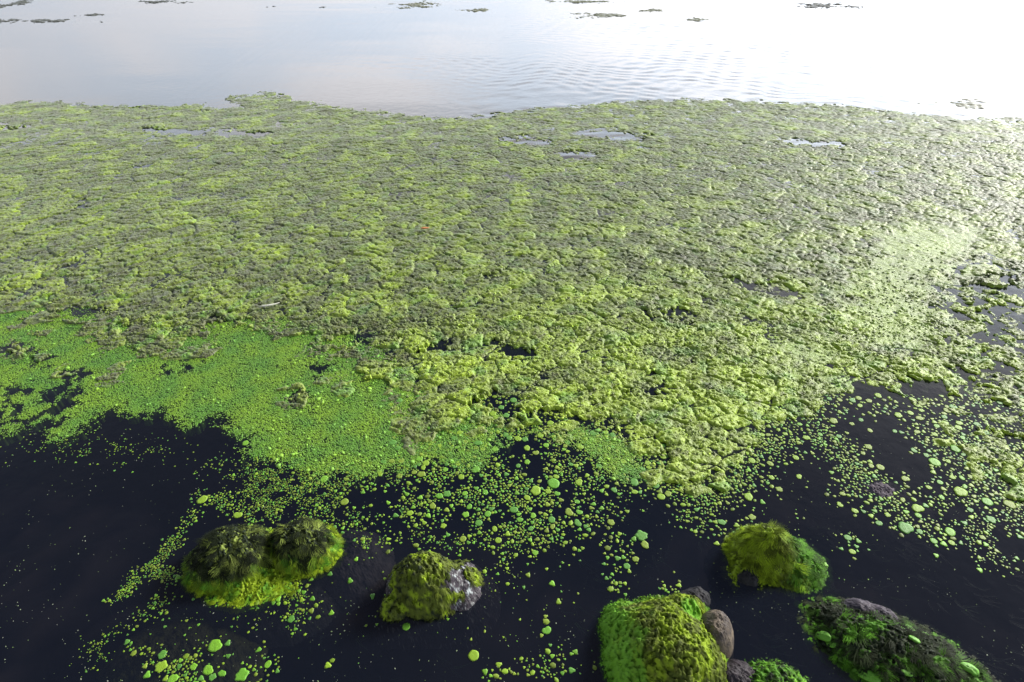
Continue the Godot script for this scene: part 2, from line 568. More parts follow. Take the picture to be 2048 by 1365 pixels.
func make_water() -> void:
	# the lake: one rippled sheet, its bed under it
	var xs := PackedFloat32Array()
	var zs := PackedFloat32Array()
	var x := -90.0
	while x < 90.0:
		xs.append(x)
		x += 0.055 if x > -9.0 and x < 15.0 else maxf(0.055, minf(absf(x + 9.0), absf(x - 15.0)) * 0.2)
	var z := 6.0
	while z > -150.0:
		zs.append(z)
		z -= 0.2 if z > -6.6 else (0.055 if z > -20.0 else 0.06 + (-20.0 - z) * 0.12)
	var nx := xs.size()
	var nz := zs.size()
	var bend := noise(41, 2.6, 2)
	var gust := noise(42, 5.0, 3)
	var wob := noise(43, 0.34, 2)
	var slow := noise(44, 1.7, 2)
	var v := PackedVector3Array()
	var nn := PackedVector3Array()
	v.resize(nx * nz)
	nn.resize(nx * nz)
	for j in nz:
		for i in nx:
			var px := xs[i]
			var pz := zs[j]
			var y := 0.0
			if pz < -6.0 and absf(px) < 40.0:
				var b := bend.get_noise_2d(px, pz)
				var g := clampf(0.40 + 0.9 * gust.get_noise_2d(px * 0.5, pz) + 0.10 * (px - 1.0), 0.05, 1.25)
				var q := (px * 0.42 - pz * 0.91) * TAU
				y = 0.0024 * g * sin(q / 0.29 + 15.0 * b) + 0.0018 * g * sin((px * -0.25 - pz * 0.97) * TAU / 0.23 + 13.0 * b)
				y += 0.0030 * g * wob.get_noise_2d(px * 0.6, pz) + 0.0030 * slow.get_noise_2d(px * 0.35, pz)
			v[j * nx + i] = Vector3(px, y, pz)
	var tri := PackedInt32Array()
	tri.resize((nx - 1) * (nz - 1) * 6)
	var t := 0
	for j in nz:
		for i in nx:
			var k := j * nx + i
			var l := v[j * nx + maxi(i - 1, 0)]
			var r := v[j * nx + mini(i + 1, nx - 1)]
			var f := v[maxi(j - 1, 0) * nx + i]
			var b := v[mini(j + 1, nz - 1) * nx + i]
			nn[k] = (r - l).cross(b - f).normalized()
			if i < nx - 1 and j < nz - 1:
				for a in [k, k + nx, k + nx + 1, k, k + nx + 1, k + 1]:
					tri[t] = a
					t += 1
	var arr := []
	arr.resize(Mesh.ARRAY_MAX)
	arr[Mesh.ARRAY_VERTEX] = v
	arr[Mesh.ARRAY_NORMAL] = nn
	arr[Mesh.ARRAY_INDEX] = tri
	var me := ArrayMesh.new()
	me.add_surface_from_arrays(Mesh.PRIMITIVE_TRIANGLES, arr)
	var m := StandardMaterial3D.new()
	m.resource_name = "lake water"
	m.transparency = BaseMaterial3D.TRANSPARENCY_ALPHA
	m.albedo_color = Color(Color(0.006, 0.008, 0.014).linear_to_srgb(), 0.74)
	m.roughness = 0.04
	m.metallic_specular = 0.36
	m.normal_enabled = true
	m.normal_texture = relief(55, 512, 0.018, 3.0)
	m.normal_scale = 0.12
	m.uv1_triplanar = true
	m.uv1_world_triplanar = true
	m.uv1_scale = Vector3.ONE * 0.7
	var o := put("water", me, m)
	tag(o, "dark still lake water, pale and rippled farther out", "", "", "structure")
	# bed
	var st := SurfaceTool.new()
	st.begin(Mesh.PRIMITIVE_TRIANGLES)
	st.set_smooth_group(0)
	var bump := noise(45, 0.5, 4)
	var mud := noise(46, 0.25, 4)
	var bx := []
	for i in 121: bx.append(-6.0 + i * 0.1)
	bx.push_front(-90.0)
	bx.append(90.0)
	var bz := []
	for i in 81: bz.append(4.0 - i * 0.1)
	bz.push_front(7.0)
	bz.append(-150.0)
	for j in bz.size():
		for i in bx.size():
			var c := Color(0.012, 0.011, 0.016).lerp(Color(0.085, 0.066, 0.070), clampf(0.3 + 1.2 * mud.get_noise_2d(bx[i], bz[j]), 0.0, 1.0))
			st.set_color(c)
			st.add_vertex(Vector3(bx[i], -0.34 + 0.10 * bump.get_noise_2d(bx[i], bz[j]), bz[j]))
	for j in bz.size() - 1:
		for i in bx.size() - 1:
			var k: int = j * bx.size() + i
			for a in [k, k + bx.size(), k + bx.size() + 1, k, k + bx.size() + 1, k + 1]: st.add_index(a)
	st.generate_normals()
	o = put("lake_bed", st.commit(), skin("mud", 0.9, 0.3))
	tag(o, "dark muddy bed of the lake, under the water", "", "", "structure")


func make_mat() -> void:
	var wet := skin("wet algae", 0.50, 0.45, relief(51, 512, 0.035, 6.0), 5.0, 1.3)
	wet.rim_enabled = true
	wet.rim = 0.34
	wet.rim_tint = 0.45
	var me := ArrayMesh.new()
	var rule := func(x: float, z: float) -> float:
		var c := mat_cover(x, z)
		return mat_height(x, z, c)
	sheet(me, -4.6, 4.9, -3.60, -1.40, 0.0070, rule, wet)
	sheet(me, -7.8, 8.0, -7.60, -3.575, 0.0120, rule, wet)
	sheet(me, -10.2, 10.2, -10.4, -7.54, 0.0190, rule, wet)
	var o := MeshInstance3D.new()
	o.mesh = me
	o.name = numbered("algae_mat")
	add_child(o)
	tag(o, "broad bumpy mat of yellow green algae floating across the lake", "algae", "", "stuff")
	# crumbs and shreds that lie on it
	var buf := PackedFloat32Array()
	var crumbs := 30000
	for k in crumbs:
		var z := -1.6 - 3.4 * rng.randf()
		var half := 0.90 * (1.5 - 0.8 * z) * 1.05
		var x := rng.randf_range(-half, half)
		var c := mat_cover(x, z)
		if c < 0.45 or rng.randf() > 1.4 * smoothstep(-5.0, -3.2, z): continue
		var h := mat_height(x, z, c)
		if h < -0.004: continue
		var s := rng.randf_range(0.0025, 0.0075) * (1.0 - 0.12 * (z + 1.6))
		var b := Basis.from_euler(Vector3(rng.randf_range(-0.5, 0.5), rng.randf() * TAU, rng.randf_range(-0.5, 0.5))).scaled_local(Vector3(s * rng.randf_range(0.8, 1.8), s * 0.9, s))
		push(buf, b, Vector3(x, h + s * 0.2, z), hue_out * (0.55 + 1.1 * pow(rng.randf(), 1.6)))
	put_many("crumb", lump_shape(3), wet, buf, o)


var stones := []

func add_stone(called: String, label: String, lumps: Array) -> Dictionary:
	var r := {"lumps": lumps, "bump": 1.0, "n1": noise(60 + stones.size() * 3, 0.16, 3), "n2": noise(61 + stones.size() * 3, 0.035, 3)}
	var lo := Vector2(INF, INF)
	var hi := -lo
	var mid := Vector2.ZERO
	for l: Array in lumps:
		var reach: float = maxf(l[2], l[3]) * 2.2
		lo = lo.min(Vector2(l[0] - reach, l[1] - reach))
		hi = hi.max(Vector2(l[0] + reach, l[1] + reach))
		mid += Vector2(l[0], l[1]) / lumps.size()
	r.box = Rect2(lo, hi - lo)
	r.at = mid
	var o := Node3D.new()
	o.name = numbered(called)
	o.position = Vector3(mid.x, 0, mid.y)
	add_child(o)
	tag(o, label, "stone")
	r.node = o
	stones.append(r)
	return r

var stone_skin: StandardMaterial3D
var moss_skin: StandardMaterial3D
var tuft_skin: StandardMaterial3D

func bare(r: Dictionary, tone: Color, light: Color, lichen := 0.0) -> void:
	var patch: FastNoiseLite = noise(71, 0.06, 4)
	var grain: FastNoiseLite = noise(72, 0.012, 3)
	var rule := func(x: float, z: float, h: float) -> Array:
		var c := tone.lerp(light, clampf(0.45 + 0.9 * patch.get_noise_3d(x, h * 1.3, z) + 0.5 * grain.get_noise_3d(x, h * 1.3, z), 0.0, 1.0))
		if lichen != 0.0:
			c = c.lerp(Color(0.40, 0.42, 0.40), 0.55 * smoothstep(0.34, 0.48, grain.get_noise_3d(x * 0.6, h, z * 0.6) + 0.25 * patch.get_noise_3d(x, h, z)))
			c = c.lerp(Color(0.36, 0.40, 0.40), smoothstep(0.01, 0.03, h) * smoothstep(0.62 - lichen, 0.75 - lichen, 0.5 + patch.get_noise_3d(x * 1.3 + 4.0, h * 1.3, z * 1.3) * 0.8 + 0.3 * grain.get_noise_3d(x + 3.0, h * 1.3, z)))
		return [h, c]
	put("stone", stone_mesh(r, 0.004, -0.16, rule), stone_skin, r.node)

func moss(r: Dictionary, mask: Callable, thick: float, hue: Callable) -> void:   # mask(x, z, h) 0..1; hue(x, z, h)
	var lumpy := noise(81, 0.024, 2)
	var fine := noise(82, 0.010, 2)
	var rule := func(x: float, z: float, h: float) -> Array:
		var a: float = mask.call(x, z, h)
		if a <= 0.0 or h < -0.06: return [-9.0, Color.BLACK]
		var y: float = h - 0.010 + (a * thick + 0.010 * smoothstep(0.0, 0.3, a)) * (1.0 + 0.6 * lumpy.get_noise_2d(x, z)) + 0.006 * fine.get_noise_2d(x, z)
		return [y, hue.call(x, z, h)]
	put("algae_cover", stone_mesh(r, 0.004, -0.05, rule), moss_skin, r.node)

func threads(r: Dictionary, count: int, mask: Callable, hue: Callable, drift: Vector3, long: float, shape: ArrayMesh, afloat := 0.03) -> void:
	var buf := PackedFloat32Array()
	var b: Rect2 = r.box
	var lock := noise(83, 0.05, 2)
	var done := 0
	for k in count * 8:
		if done >= count: break
		var x := rng.randf_range(b.position.x, b.end.x)
		var z := rng.randf_range(b.position.y, b.end.y)
		var h := stone_height(r, x, z)
		if h < -afloat: continue
		var a: float = mask.call(x, z, h)
		if a < rng.randf() * 0.8 + 0.1: continue
		var up := stone_slope(r, x, z)
		var flow := Vector3(up.x, 0, up.z) * 1.4 + drift + Vector3(lock.get_noise_2d(x, z), 0, lock.get_noise_2d(x + 9.0, z)) * 1.6 + Vector3(rng.randf_range(-0.22, 0.22), 0, rng.randf_range(-0.22, 0.22))
		if h < 0.015: up = Vector3(up.x * 0.3, 1.0, up.z * 0.3).normalized()
		var along := (flow - up * flow.dot(up)).normalized()
		var across := along.cross(up).normalized()
		var s := long * rng.randf_range(0.6, 1.35) * lerpf(0.55, 1.0, smoothstep(0.0, 0.05, h))
		var basis_ := Basis(along * s, up * s * rng.randf_range(0.15, 0.35), -across * s * rng.randf_range(0.7, 1.3))
		var c: Color = hue.call(x, z, h)
		push(buf, basis_, Vector3(x - r.at.x, maxf(h + 0.004, 0.001), z - r.at.y), c * (0.45 + 1.4 * pow(rng.randf(), 1.5)))
		done += 1
	put_many("algae_thread", shape, tuft_skin, buf, r.node)

func make_stones() -> void:
	stone_skin = skin("stone", 0.62, 0.35, relief(52, 512, 0.05, 8.0), 7.0, 0.9)
	moss_skin = skin("wet moss", 0.6, 0.3, relief(53, 512, 0.06, 8.0), 9.0, 1.0)
	tuft_skin = skin("algae thread", 0.55, 0.2)
	var tuft := tuft_shape(5, 13)
	var na := noise(91, 0.10, 4)
	var nb := noise(92, 0.045, 3)
	var dark := Color(0.014, 0.020, 0.008)
	var olive := Color(0.085, 0.11, 0.014)
	var lime := Color(0.22, 0.32, 0.014)
	var green := Color(0.085, 0.23, 0.016)
	var bright := Color(0.140, 0.335, 0.024)
	var all := func(_x, _z, h: float) -> float: return smoothstep(-0.05, -0.01, h)

	# two humps under a pelt of dark threads, bright algae round the foot
	var r := add_stone("mossy_stone", "long double humped stone under dark threads with a bright green algae skirt",
		[[-1.30, -1.60, 0.215, 0.155, -12, 0.145, 2.6], [-1.00, -1.66, 0.175, 0.135, 10, 0.130, 2.6], [-1.20, -1.50, 0.17, 0.10, 0, 0.018, 2.0]])
	bare(r, Color(0.03, 0.03, 0.03), Color(0.09, 0.09, 0.09))
	var hue1 := func(x: float, z: float, h: float) -> Color:
		var edge := smoothstep(0.095, 0.03, h + 0.06 * na.get_noise_3d(x, h * 1.3, z))
		var c := dark.lerp(Color(0.20, 0.26, 0.05), smoothstep(0.05, 0.40, nb.get_noise_3d(x * 1.6, h * 1.3, z * 1.6) + 0.3 * na.get_noise_3d(x + 3.0, h * 1.3, z)))
		return c.lerp(lime.lerp(green, smoothstep(-0.1, 0.4, na.get_noise_3d(x * 1.2, h * 1.3, z))), edge)
	moss(r, all, 0.008, hue1)
	threads(r, 5200, all, hue1, Vector3(-0.1, 0, 0.15), 0.050, tuft)

	# a dome with bare flanks
	r = add_stone("mossy_stone", "domed grey stone with white lichen, bare flank and a moss band over its front",
		[[-0.385, -1.465, 0.185, 0.145, 8, 0.175, 2.4], [-0.245, -1.47, 0.11, 0.12, 20, 0.07, 2.2], [-0.515, -1.365, 0.065, 0.055, 0, 0.045, 2.6]])
	bare(r, Color(0.022, 0.018, 0.024), Color(0.058, 0.050, 0.058), -0.09)
	var mask2 := func(x: float, z: float, h: float) -> float:
		var s: float = 0.5 + 1.0 * na.get_noise_3d(x + 1.0, h * 1.3, z) + 0.4 * nb.get_noise_3d(x, h * 1.3, z)
		var band := maxf(smoothstep(0.175, 0.10, absf(x + 0.400 + 0.25 * (z + 1.47)) + 0.10 * na.get_noise_3d(x + 5.0, h, z)), 0.9 * smoothstep(0.055, 0.03, Vector2(x + 0.175, z + 1.50).length()))
		return clampf((band * 1.35 - 0.35 * smoothstep(0.35, 0.75, s)) * smoothstep(-0.03, 0.0, h), 0.0, 1.0) - 0.12
	var hue2 := func(x: float, z: float, h: float) -> Color:
		return dark.lerp(olive, smoothstep(-0.5, 0.0, nb.get_noise_3d(x, h * 1.3, z))).lerp(lime, smoothstep(0.0, 0.45, na.get_noise_3d(x * 1.5, h * 1.3, z * 1.5) + 0.3 * nb.get_noise_3d(x, h * 1.3, z)))
	moss(r, mask2, 0.014, hue2)
	threads(r, 1500, mask2, hue2, Vector3(0.0, 0, 0.3), 0.028, tuft)

	# a pointed mound of streaming threads
	r = add_stone("mossy_stone", "pointed mound of bright green threads streaming to one side, alone in dark water",
		[[1.20, -1.625, 0.165, 0.135, 10, 0.165, 1.7], [1.29, -1.60, 0.15, 0.12, 25, 0.07, 2.0], [1.08, -1.53, 0.055, 0.06, 0, 0.03, 2.2]])
	bare(r, Color(0.012, 0.012, 0.014), Color(0.03, 0.03, 0.03))
	var mask3 := func(x: float, z: float, h: float) -> float:
		return smoothstep(-0.05, -0.01, h) * (1.0 - smoothstep(0.075, 0.04, Vector2(x - 1.08, z + 1.50).length()))
	var hue3 := func(x: float, z: float, h: float) -> Color:
		var c := olive.lerp(lime, smoothstep(-0.45, 0.15, na.get_noise_3d(x, h * 1.3, z) - 1.2 * (x - 1.17)))
		return c.lerp(green * 0.8, smoothstep(1.22, 1.33, x + 0.08 * nb.get_noise_3d(x, h * 1.3, z))).lerp(dark, smoothstep(0.1, 0.5, nb.get_noise_3d(x + 8.0, h * 1.3, z)) * 0.7)
	moss(r, mask3, 0.012, hue3)
	threads(r, 4200, mask3, hue3, Vector3(0.28, 0, 0.18), 0.055, tuft, 0.05)

	# the large one in front
	r = add_stone("mossy_stone", "largest mossy stone, thickly covered in yellow green algae, beside a bare tan stone",
		[[0.63, -1.14, 0.245, 0.26, 0, 0.20, 2.1], [0.50, -1.27, 0.11, 0.12, 0, 0.09, 2.2], [0.72, -1.33, 0.13, 0.08, -15, 0.11, 2.4]])
	bare(r, Color(0.012, 0.012, 0.014), Color(0.04, 0.035, 0.04))
	var hue4 := func(x: float, z: float, h: float) -> Color:
		var c := olive.lerp(lime, smoothstep(-0.25, 0.35, na.get_noise_3d(x, h * 1.3, z) + 0.5 * nb.get_noise_3d(x, h * 1.3, z)))
		c = c.lerp(dark, smoothstep(0.12, 0.5, nb.get_noise_3d(x + 5.0, h * 1.3, z + 2.0)) * 0.7)
		var side := smoothstep(0.55, 0.44, x + 0.10 * na.get_noise_3d(x * 1.3, h * 1.3, z)) + smoothstep(0.06, 0.03, Vector2(x - 0.755, z + 1.30).length())
		return c.lerp(bright, clampf(side, 0.0, 1.0)).lerp(green, smoothstep(0.05, 0.0, h) * 0.7)
	moss(r, all, 0.016, hue4)
	threads(r, 9000, all, hue4, Vector3(-0.05, 0, 0.2), 0.028, tuft, 0.06)

	r = add_stone("bare_stone", "smooth bare tan and grey stone wedged against the largest mossy stone", [[0.845, -1.235, 0.088, 0.105, 25, 0.130, 3.0]])
	bare(r, Color(0.050, 0.042, 0.040), Color(0.17, 0.135, 0.095))
	r = add_stone("bare_stone", "dark brown wet stone between the largest mossy stone and the small mossy one", [[0.90, -1.05, 0.11, 0.10, 0, 0.06, 3.0]])
	bare(r, Color(0.016, 0.013, 0.016), Color(0.04, 0.032, 0.038))
	r = add_stone("bare_stone", "flat black wet stone behind the largest mossy stone", [[0.80, -1.40, 0.085, 0.06, -20, 0.035, 3.0]])
	bare(r, Color(0.010, 0.010, 0.012), Color(0.022, 0.021, 0.024))

	r = add_stone("mossy_stone", "small mossy stone at the near edge with little green lumps", [[1.04, -1.02, 0.15, 0.11, 15, 0.06, 2.4]])
	bare(r, Color(0.012, 0.012, 0.014), Color(0.03, 0.03, 0.03))
	var hue5 := func(x: float, z: float, h: float) -> Color:
		return dark.lerp(green, smoothstep(-0.35, 0.15, nb.get_noise_3d(x, h * 1.3, z))).lerp(bright, smoothstep(0.1, 0.4, na.get_noise_3d(x + 2.0, h * 1.3, z)))
	moss(r, all, 0.012, hue5)
	threads(r, 1300, all, hue5, Vector3(0.2, 0, 0.1), 0.030, tuft, 0.05)

	# low ridge of black weed
	r = add_stone("mossy_stone", "low ridge of black weed with bright green blobs, beside a purple grey stone",
		[[1.60, -1.15, 0.33, 0.17, 32, 0.075, 2.2], [1.44, -1.24, 0.13, 0.10, 30, 0.06, 2.0]])
	bare(r, Color(0.010, 0.010, 0.012), Color(0.025, 0.025, 0.025))
	var hue6 := func(x: float, z: float, h: float) -> Color:
		var c := dark.lerp(Color(0.035, 0.05, 0.02), smoothstep(0.0, 0.4, nb.get_noise_3d(x, h * 1.3, z)))
		var foot := smoothstep(0.10, 0.16, (z + 1.15) * 0.85 - (x - 1.60) * 0.53 + 0.08 * na.get_noise_3d(x, h * 1.3, z))
		return c.lerp(green, clampf(foot * 0.6 + smoothstep(0.02, 0.28, na.get_noise_3d(x + 6.0, h * 1.3, z)), 0.0, 1.0))
	moss(r, all, 0.012, hue6)
	threads(r, 6500, all, hue6, Vector3(0.45, 0, 0.3), 0.055, tuft, 0.06)
	for p in [[1655, 1262, 0.034, 0.018, 0.06], [1672, 1278, 0.026, 0.016, 0.06], [1820, 1256, 0.022, 0.017, 0.06], [1806, 1262, 0.012, 0.016, 0.06], [1825, 1285, 0.022, 0.014, 0.07], [1813, 1347, 0.020, 0.016, 0.06], [1855, 1260, 0.018, 0.010, 0.05], [1745, 1345, 0.045, 0.022, 0.05], [1930, 1345, 0.034, 0.018, 0.03]]:
		var g := ground(p[0], p[1], p[4])
		var lump := put("algae_blob", pad_shape(int(p[0]), 0.14, 0.55), plain_skin(Color(0.13, 0.34, 0.03)), r.node)
		lump.position = Vector3(g.x - r.at.x, stone_height(r, g.x, g.y) + 0.010, g.y - r.at.y)
		lump.scale = Vector3(p[2], p[2] * 0.8, p[3])
		lump.rotation.y = -0.6
		var up := stone_slope(r, g.x, g.y)
		lump.transform.basis = Basis(Quaternion(Vector3.UP, up)) * lump.transform.basis
	r = add_stone("bare_stone", "purple grey stone showing behind the ridge of black weed", [[1.56, -1.335, 0.12, 0.06, 22, 0.045, 2.4]])
	bare(r, Color(0.040, 0.033, 0.046), Color(0.095, 0.083, 0.10))
	r = add_stone("sunken_stone", "grey stone just under the water, beside the double humped stone", [[-0.80, -1.66, 0.11, 0.11, 0, -0.012, 2.4]])
	bare(r, Color(0.10, 0.09, 0.10), Color(0.20, 0.18, 0.19))
	r = add_stone("sunken_stone", "purple stone awash at the surface in the open dark water", [[1.93, -2.02, 0.16, 0.09, 12, 0.004, 2.2]])
	bare(r, Color(0.05, 0.04, 0.055), Color(0.10, 0.08, 0.10))
	r = add_stone("sunken_stone", "weedy sunken stone below the cluster of pads at the near edge", [[-1.42, -1.16, 0.17, 0.14, 0, -0.015, 2.2]])
	bare(r, Color(0.06, 0.065, 0.03), Color(0.11, 0.12, 0.04))

var plain_cache := {}

func plain_skin(c: Color) -> StandardMaterial3D:
	if not plain_cache.has(c):
		var m := skin("floating algae", 0.5, 0.4, relief(54, 256, 0.06, 5.0) if plain_cache.is_empty() else plain_cache.values()[0].normal_texture, 14.0, 0.6)
		m.vertex_color_use_as_albedo = false
		m.albedo_color = c.linear_to_srgb()
		plain_cache[c] = m
	return plain_cache[c]


var pads := []          # [x, z, radius, stretch, turn, tint]
var pad_hash := {}

func fits(x: float, z: float, r: float) -> bool:
	var cx := int(floor(x / 0.08))
	var cz := int(floor(z / 0.08))
	for i in range(cx - 1, cx + 2):
		for j in range(cz - 1, cz + 2):
			for p: Vector3 in pad_hash.get(Vector2i(i, j), []):
				if Vector2(p.x - x, p.y - z).length() < (p.z + r) * 0.93: return false
	for s: Dictionary in stones:
		if s.box.has_point(Vector2(x, z)) and stone_height(s, x, z) > -0.004: return false
	return true

func keep(x: float, z: float, r: float, squash := 1.0, tint := -1.0) -> bool:
	if not fits(x, z, r): return false
	var key := Vector2i(int(floor(x / 0.08)), int(floor(z / 0.08)))
	if not pad_hash.has(key): pad_hash[key] = []
	pad_hash[key].append(Vector3(x, z, r))
	pads.append([x, z, r, squash, rng.randf() * TAU, tint if tint >= 0.0 else rng.randf()])
	return true

func make_pads() -> void:
	# the pads one can point at: column, row and width in the photograph
	for p in [[430, 1293, 27], [455, 1288, 12], [319, 1337, 24], [480, 1352, 28], [416, 1342, 22], [355, 1156, 11], [475, 1031, 17], [404, 1001, 22], [689, 1005, 17], [648, 959, 18], [491, 887, 14],
			[745, 1193, 12], [812, 1255, 16], [832, 1092, 12], [820, 1028, 13], [839, 1029, 10], [893, 1021, 11], [878, 993, 16], [895, 990, 17], [1070, 983, 22], [951, 940, 17], [1108, 968, 26], [975, 1029, 15],
			[996, 1082, 14], [926, 1079, 15], [1222, 1045, 14], [1286, 1073, 26], [1290, 1091, 18], [1268, 1079, 12], [1271, 1066, 12], [1215, 1097, 12], [1235, 1118, 12], [1247, 1116, 9], [1272, 1120, 13],
			[1254, 1133, 14], [1208, 1129, 8], [1221, 1179, 13], [1232, 1168, 9], [1213, 1158, 8], [1104, 1168, 12], [1117, 1205, 12], [1091, 1234, 8], [1092, 1244, 13], [1093, 1262, 18], [1083, 1272, 8], [1010, 1344, 13],
			[997, 1331, 12], [1143, 1342, 13], [1106, 1332, 12], [948, 1312, 22], [969, 1144, 9], [1056, 1151, 10], [1497, 995, 19], [1504, 922, 15], [1654, 990, 11], [1663, 946, 11], [1750, 1023, 12], [1969, 865, 19],
			[1918, 856, 17], [1910, 899, 22], [1812, 1057, 32], [1830, 1054, 20], [1901, 1065, 26], [1967, 1077, 15], [1958, 1086, 12], [1972, 1090, 13], [1960, 1141, 13], [1705, 1104, 16], [1709, 1118, 9], [1652, 1131, 11], [1434, 1088, 11],
			[1696, 1076, 18], [1836, 1018, 26], [1985, 1040, 22], [1921, 985, 30], [1975, 1005, 24], [2020, 1010, 24], [1340, 1195, 9], [1358, 1172, 11], [1250, 1168, 8], [1680, 1010, 14], [1870, 925, 26], [1855, 920, 14],
			[1225, 1262, 10], [700, 1163, 12], [660, 1149, 10], [498, 1193, 10], [513, 1207, 11], [583, 1239, 14], [636, 1235, 10], [655, 1332, 13], [664, 1322, 10], [548, 1190, 14], [556, 1200, 12], [535, 1330, 16], [345, 1360, 20], [610, 1270, 6]]:
		var g := ground(p[0], p[1])
		var mpp: float = (ground(p[0] + 1.0, p[1]) - g).length()
		keep(g.x, g.y, p[2] * 0.5 * mpp * (1.0 if p[0] < 1600 else 0.85), rng.randf_range(0.78, 1.0))
	# drifts of smaller ones: column, row, spread across, spread down, turn in degrees, how many, least and greatest radius
	for d in [[1000, 985, 120, 50, 0, 900, 0.006, 0.026], [900, 960, 110, 40, 0, 500, 0.005, 0.022], [1080, 1040, 70, 50, 0, 420, 0.005, 0.020], [850, 1010, 60, 35, 0, 200, 0.005, 0.018], [1160, 940, 70, 40, 20, 420, 0.005, 0.020],
			[1000, 1060, 90, 45, 0, 240, 0.004, 0.015], [430, 1003, 28, 16, 10, 190, 0.004, 0.012], [540, 1010, 50, 45, -30, 800, 0.003, 0.012], [600, 970, 70, 40, 0, 620, 0.003, 0.013], [560, 955, 50, 25, 0, 420, 0.003, 0.011],
			[660, 1000, 40, 40, 0, 260, 0.003, 0.012], [520, 960, 40, 35, 0, 300, 0.003, 0.012], [700, 950, 60, 25, 0, 300, 0.004, 0.014], [310, 1120, 75, 10, -42, 420, 0.003, 0.010], [325, 1150, 26, 14, 0, 150, 0.003, 0.010], [380, 1040, 14, 40, 30, 50, 0.004, 0.010],
			[255, 1178, 26, 7, -40, 110, 0.003, 0.010], [310, 1215, 35, 18, -30, 60, 0.003, 0.010], [560, 1185, 55, 22, 15, 330, 0.003, 0.014], [590, 1215, 18, 30, 0, 70, 0.003, 0.010], [270, 1285, 14, 25, 0, 70, 0.005, 0.014],
			[370, 1340, 45, 28, 0, 230, 0.005, 0.020], [330, 1320, 40, 30, 0, 60, 0.003, 0.012], [520, 1335, 30, 30, 0, 60, 0.005, 0.018], [200, 1300, 50, 22, -45, 90, 0.002, 0.006], [1100, 1330, 45, 22, 0, 70, 0.004, 0.014], [990, 1350, 40, 10, 0, 24, 0.006, 0.014],
			[1245, 1100, 28, 55, 0, 34, 0.005, 0.015], [1230, 1165, 20, 22, 0, 20, 0.006, 0.014], [1345, 1178, 22, 14, 0, 16, 0.006, 0.012], [1190, 1050, 24, 24, 30, 46, 0.006, 0.018], [1400, 1000, 45, 30, 20, 260, 0.005, 0.018], [1390, 1040, 30, 25, 0, 60, 0.004, 0.013],
			[1700, 930, 75, 24, 50, 380, 0.006, 0.020], [1780, 1000, 60, 16, 42, 200, 0.007, 0.024], [1850, 1060, 55, 20, 35, 60, 0.006, 0.020], [1620, 880, 50, 24, 20, 200, 0.006, 0.018], [1930, 900, 60, 30, 25, 260, 0.006, 0.022], [1990, 960, 50, 40, 35, 160, 0.006, 0.024],
			[1950, 1070, 55, 30, 35, 130, 0.005, 0.018], [1910, 1000, 55, 40, 30, 80, 0.005, 0.018], [1540, 905, 40, 20, 0, 180, 0.006, 0.018], [1700, 1080, 14, 25, -20, 14, 0.006, 0.016], [1480, 960, 40, 30, 0, 140, 0.005, 0.018], [860, 1070, 70, 40, 0, 100, 0.003, 0.012],
			[740, 1080, 35, 25, 0, 60, 0.003, 0.014], [700, 1040, 40, 30, 0, 60, 0.003, 0.013], [200, 900, 160, 26, 0, 160, 0.003, 0.007], [430, 940, 30, 25, 0, 26, 0.004, 0.010], [1000, 1120, 120, 60, 0, 60, 0.003, 0.010], [1230, 1010, 50, 40, 0, 40, 0.004, 0.012],
			[1640, 1060, 150, 80, 0, 40, 0.003, 0.008], [900, 1200, 300, 90, 0, 60, 0.002, 0.008], [480, 1240, 120, 60, 0, 60, 0.002, 0.008], [1990, 1120, 40, 25, 30, 30, 0.004, 0.012], [2030, 1010, 40, 60, 30, 60, 0.005, 0.018]]:
		var turn := deg_to_rad(d[4])
		for k in int(d[5] * 2.5):
			var a := Vector2(rng.randfn() * d[2] * 0.62, rng.randfn() * d[3] * 0.62).rotated(turn)
			var g := ground(clampf(d[0] + a.x, -150, 2200), clampf(d[1] + a.y, 700, 1480))
			var clump := n_edge.get_noise_2d(g.x * 2.2, g.y * 2.2)
			if clump < rng.randf_range(-0.35, 0.12): continue
			if mat_cover(g.x, g.y) > 0.75: continue
			var rad: float = lerpf(d[6] * 0.85, d[7] * 0.88, pow(rng.randf(), 2.8))
			keep(g.x, g.y, rad, rng.randf_range(0.7, 1.0))
	for k in 26000:                                           # the loose fringe of the mat
		var g := ground(rng.randf_range(780, 2150), rng.randf_range(790, 1080))
		var c := mat_cover(g.x, g.y)
		if c < -0.25 or c > 0.7 or rng.randf() > 0.25 + c: continue
		keep(g.x, g.y, lerpf(0.006, 0.024, pow(rng.randf(), 2.2)), rng.randf_range(0.75, 1.0), rng.randf_range(0.4, 1.0))
	pads.sort_custom(func(a, b): return a[2] > b[2])
	var shapes := []
	for k in 6: shapes.append(pad_shape(100 + k, [0.08, 0.18, 0.12, 0.28, 0.10, 0.22][k], 0.075 + 0.025 * (k % 3)))
	var tints := [Color(0.115, 0.300, 0.022), Color(0.150, 0.340, 0.022), Color(0.200, 0.330, 0.020), Color(0.085, 0.235, 0.030), Color(0.175, 0.255, 0.022)]
	var small := pad_shape(120, 0.35, 0.10, 3, 11)
	var tuft := lump_shape(14)
	var rough := PackedFloat32Array()
	var buf := PackedFloat32Array()
	var named := []
	var first: MeshInstance3D = null
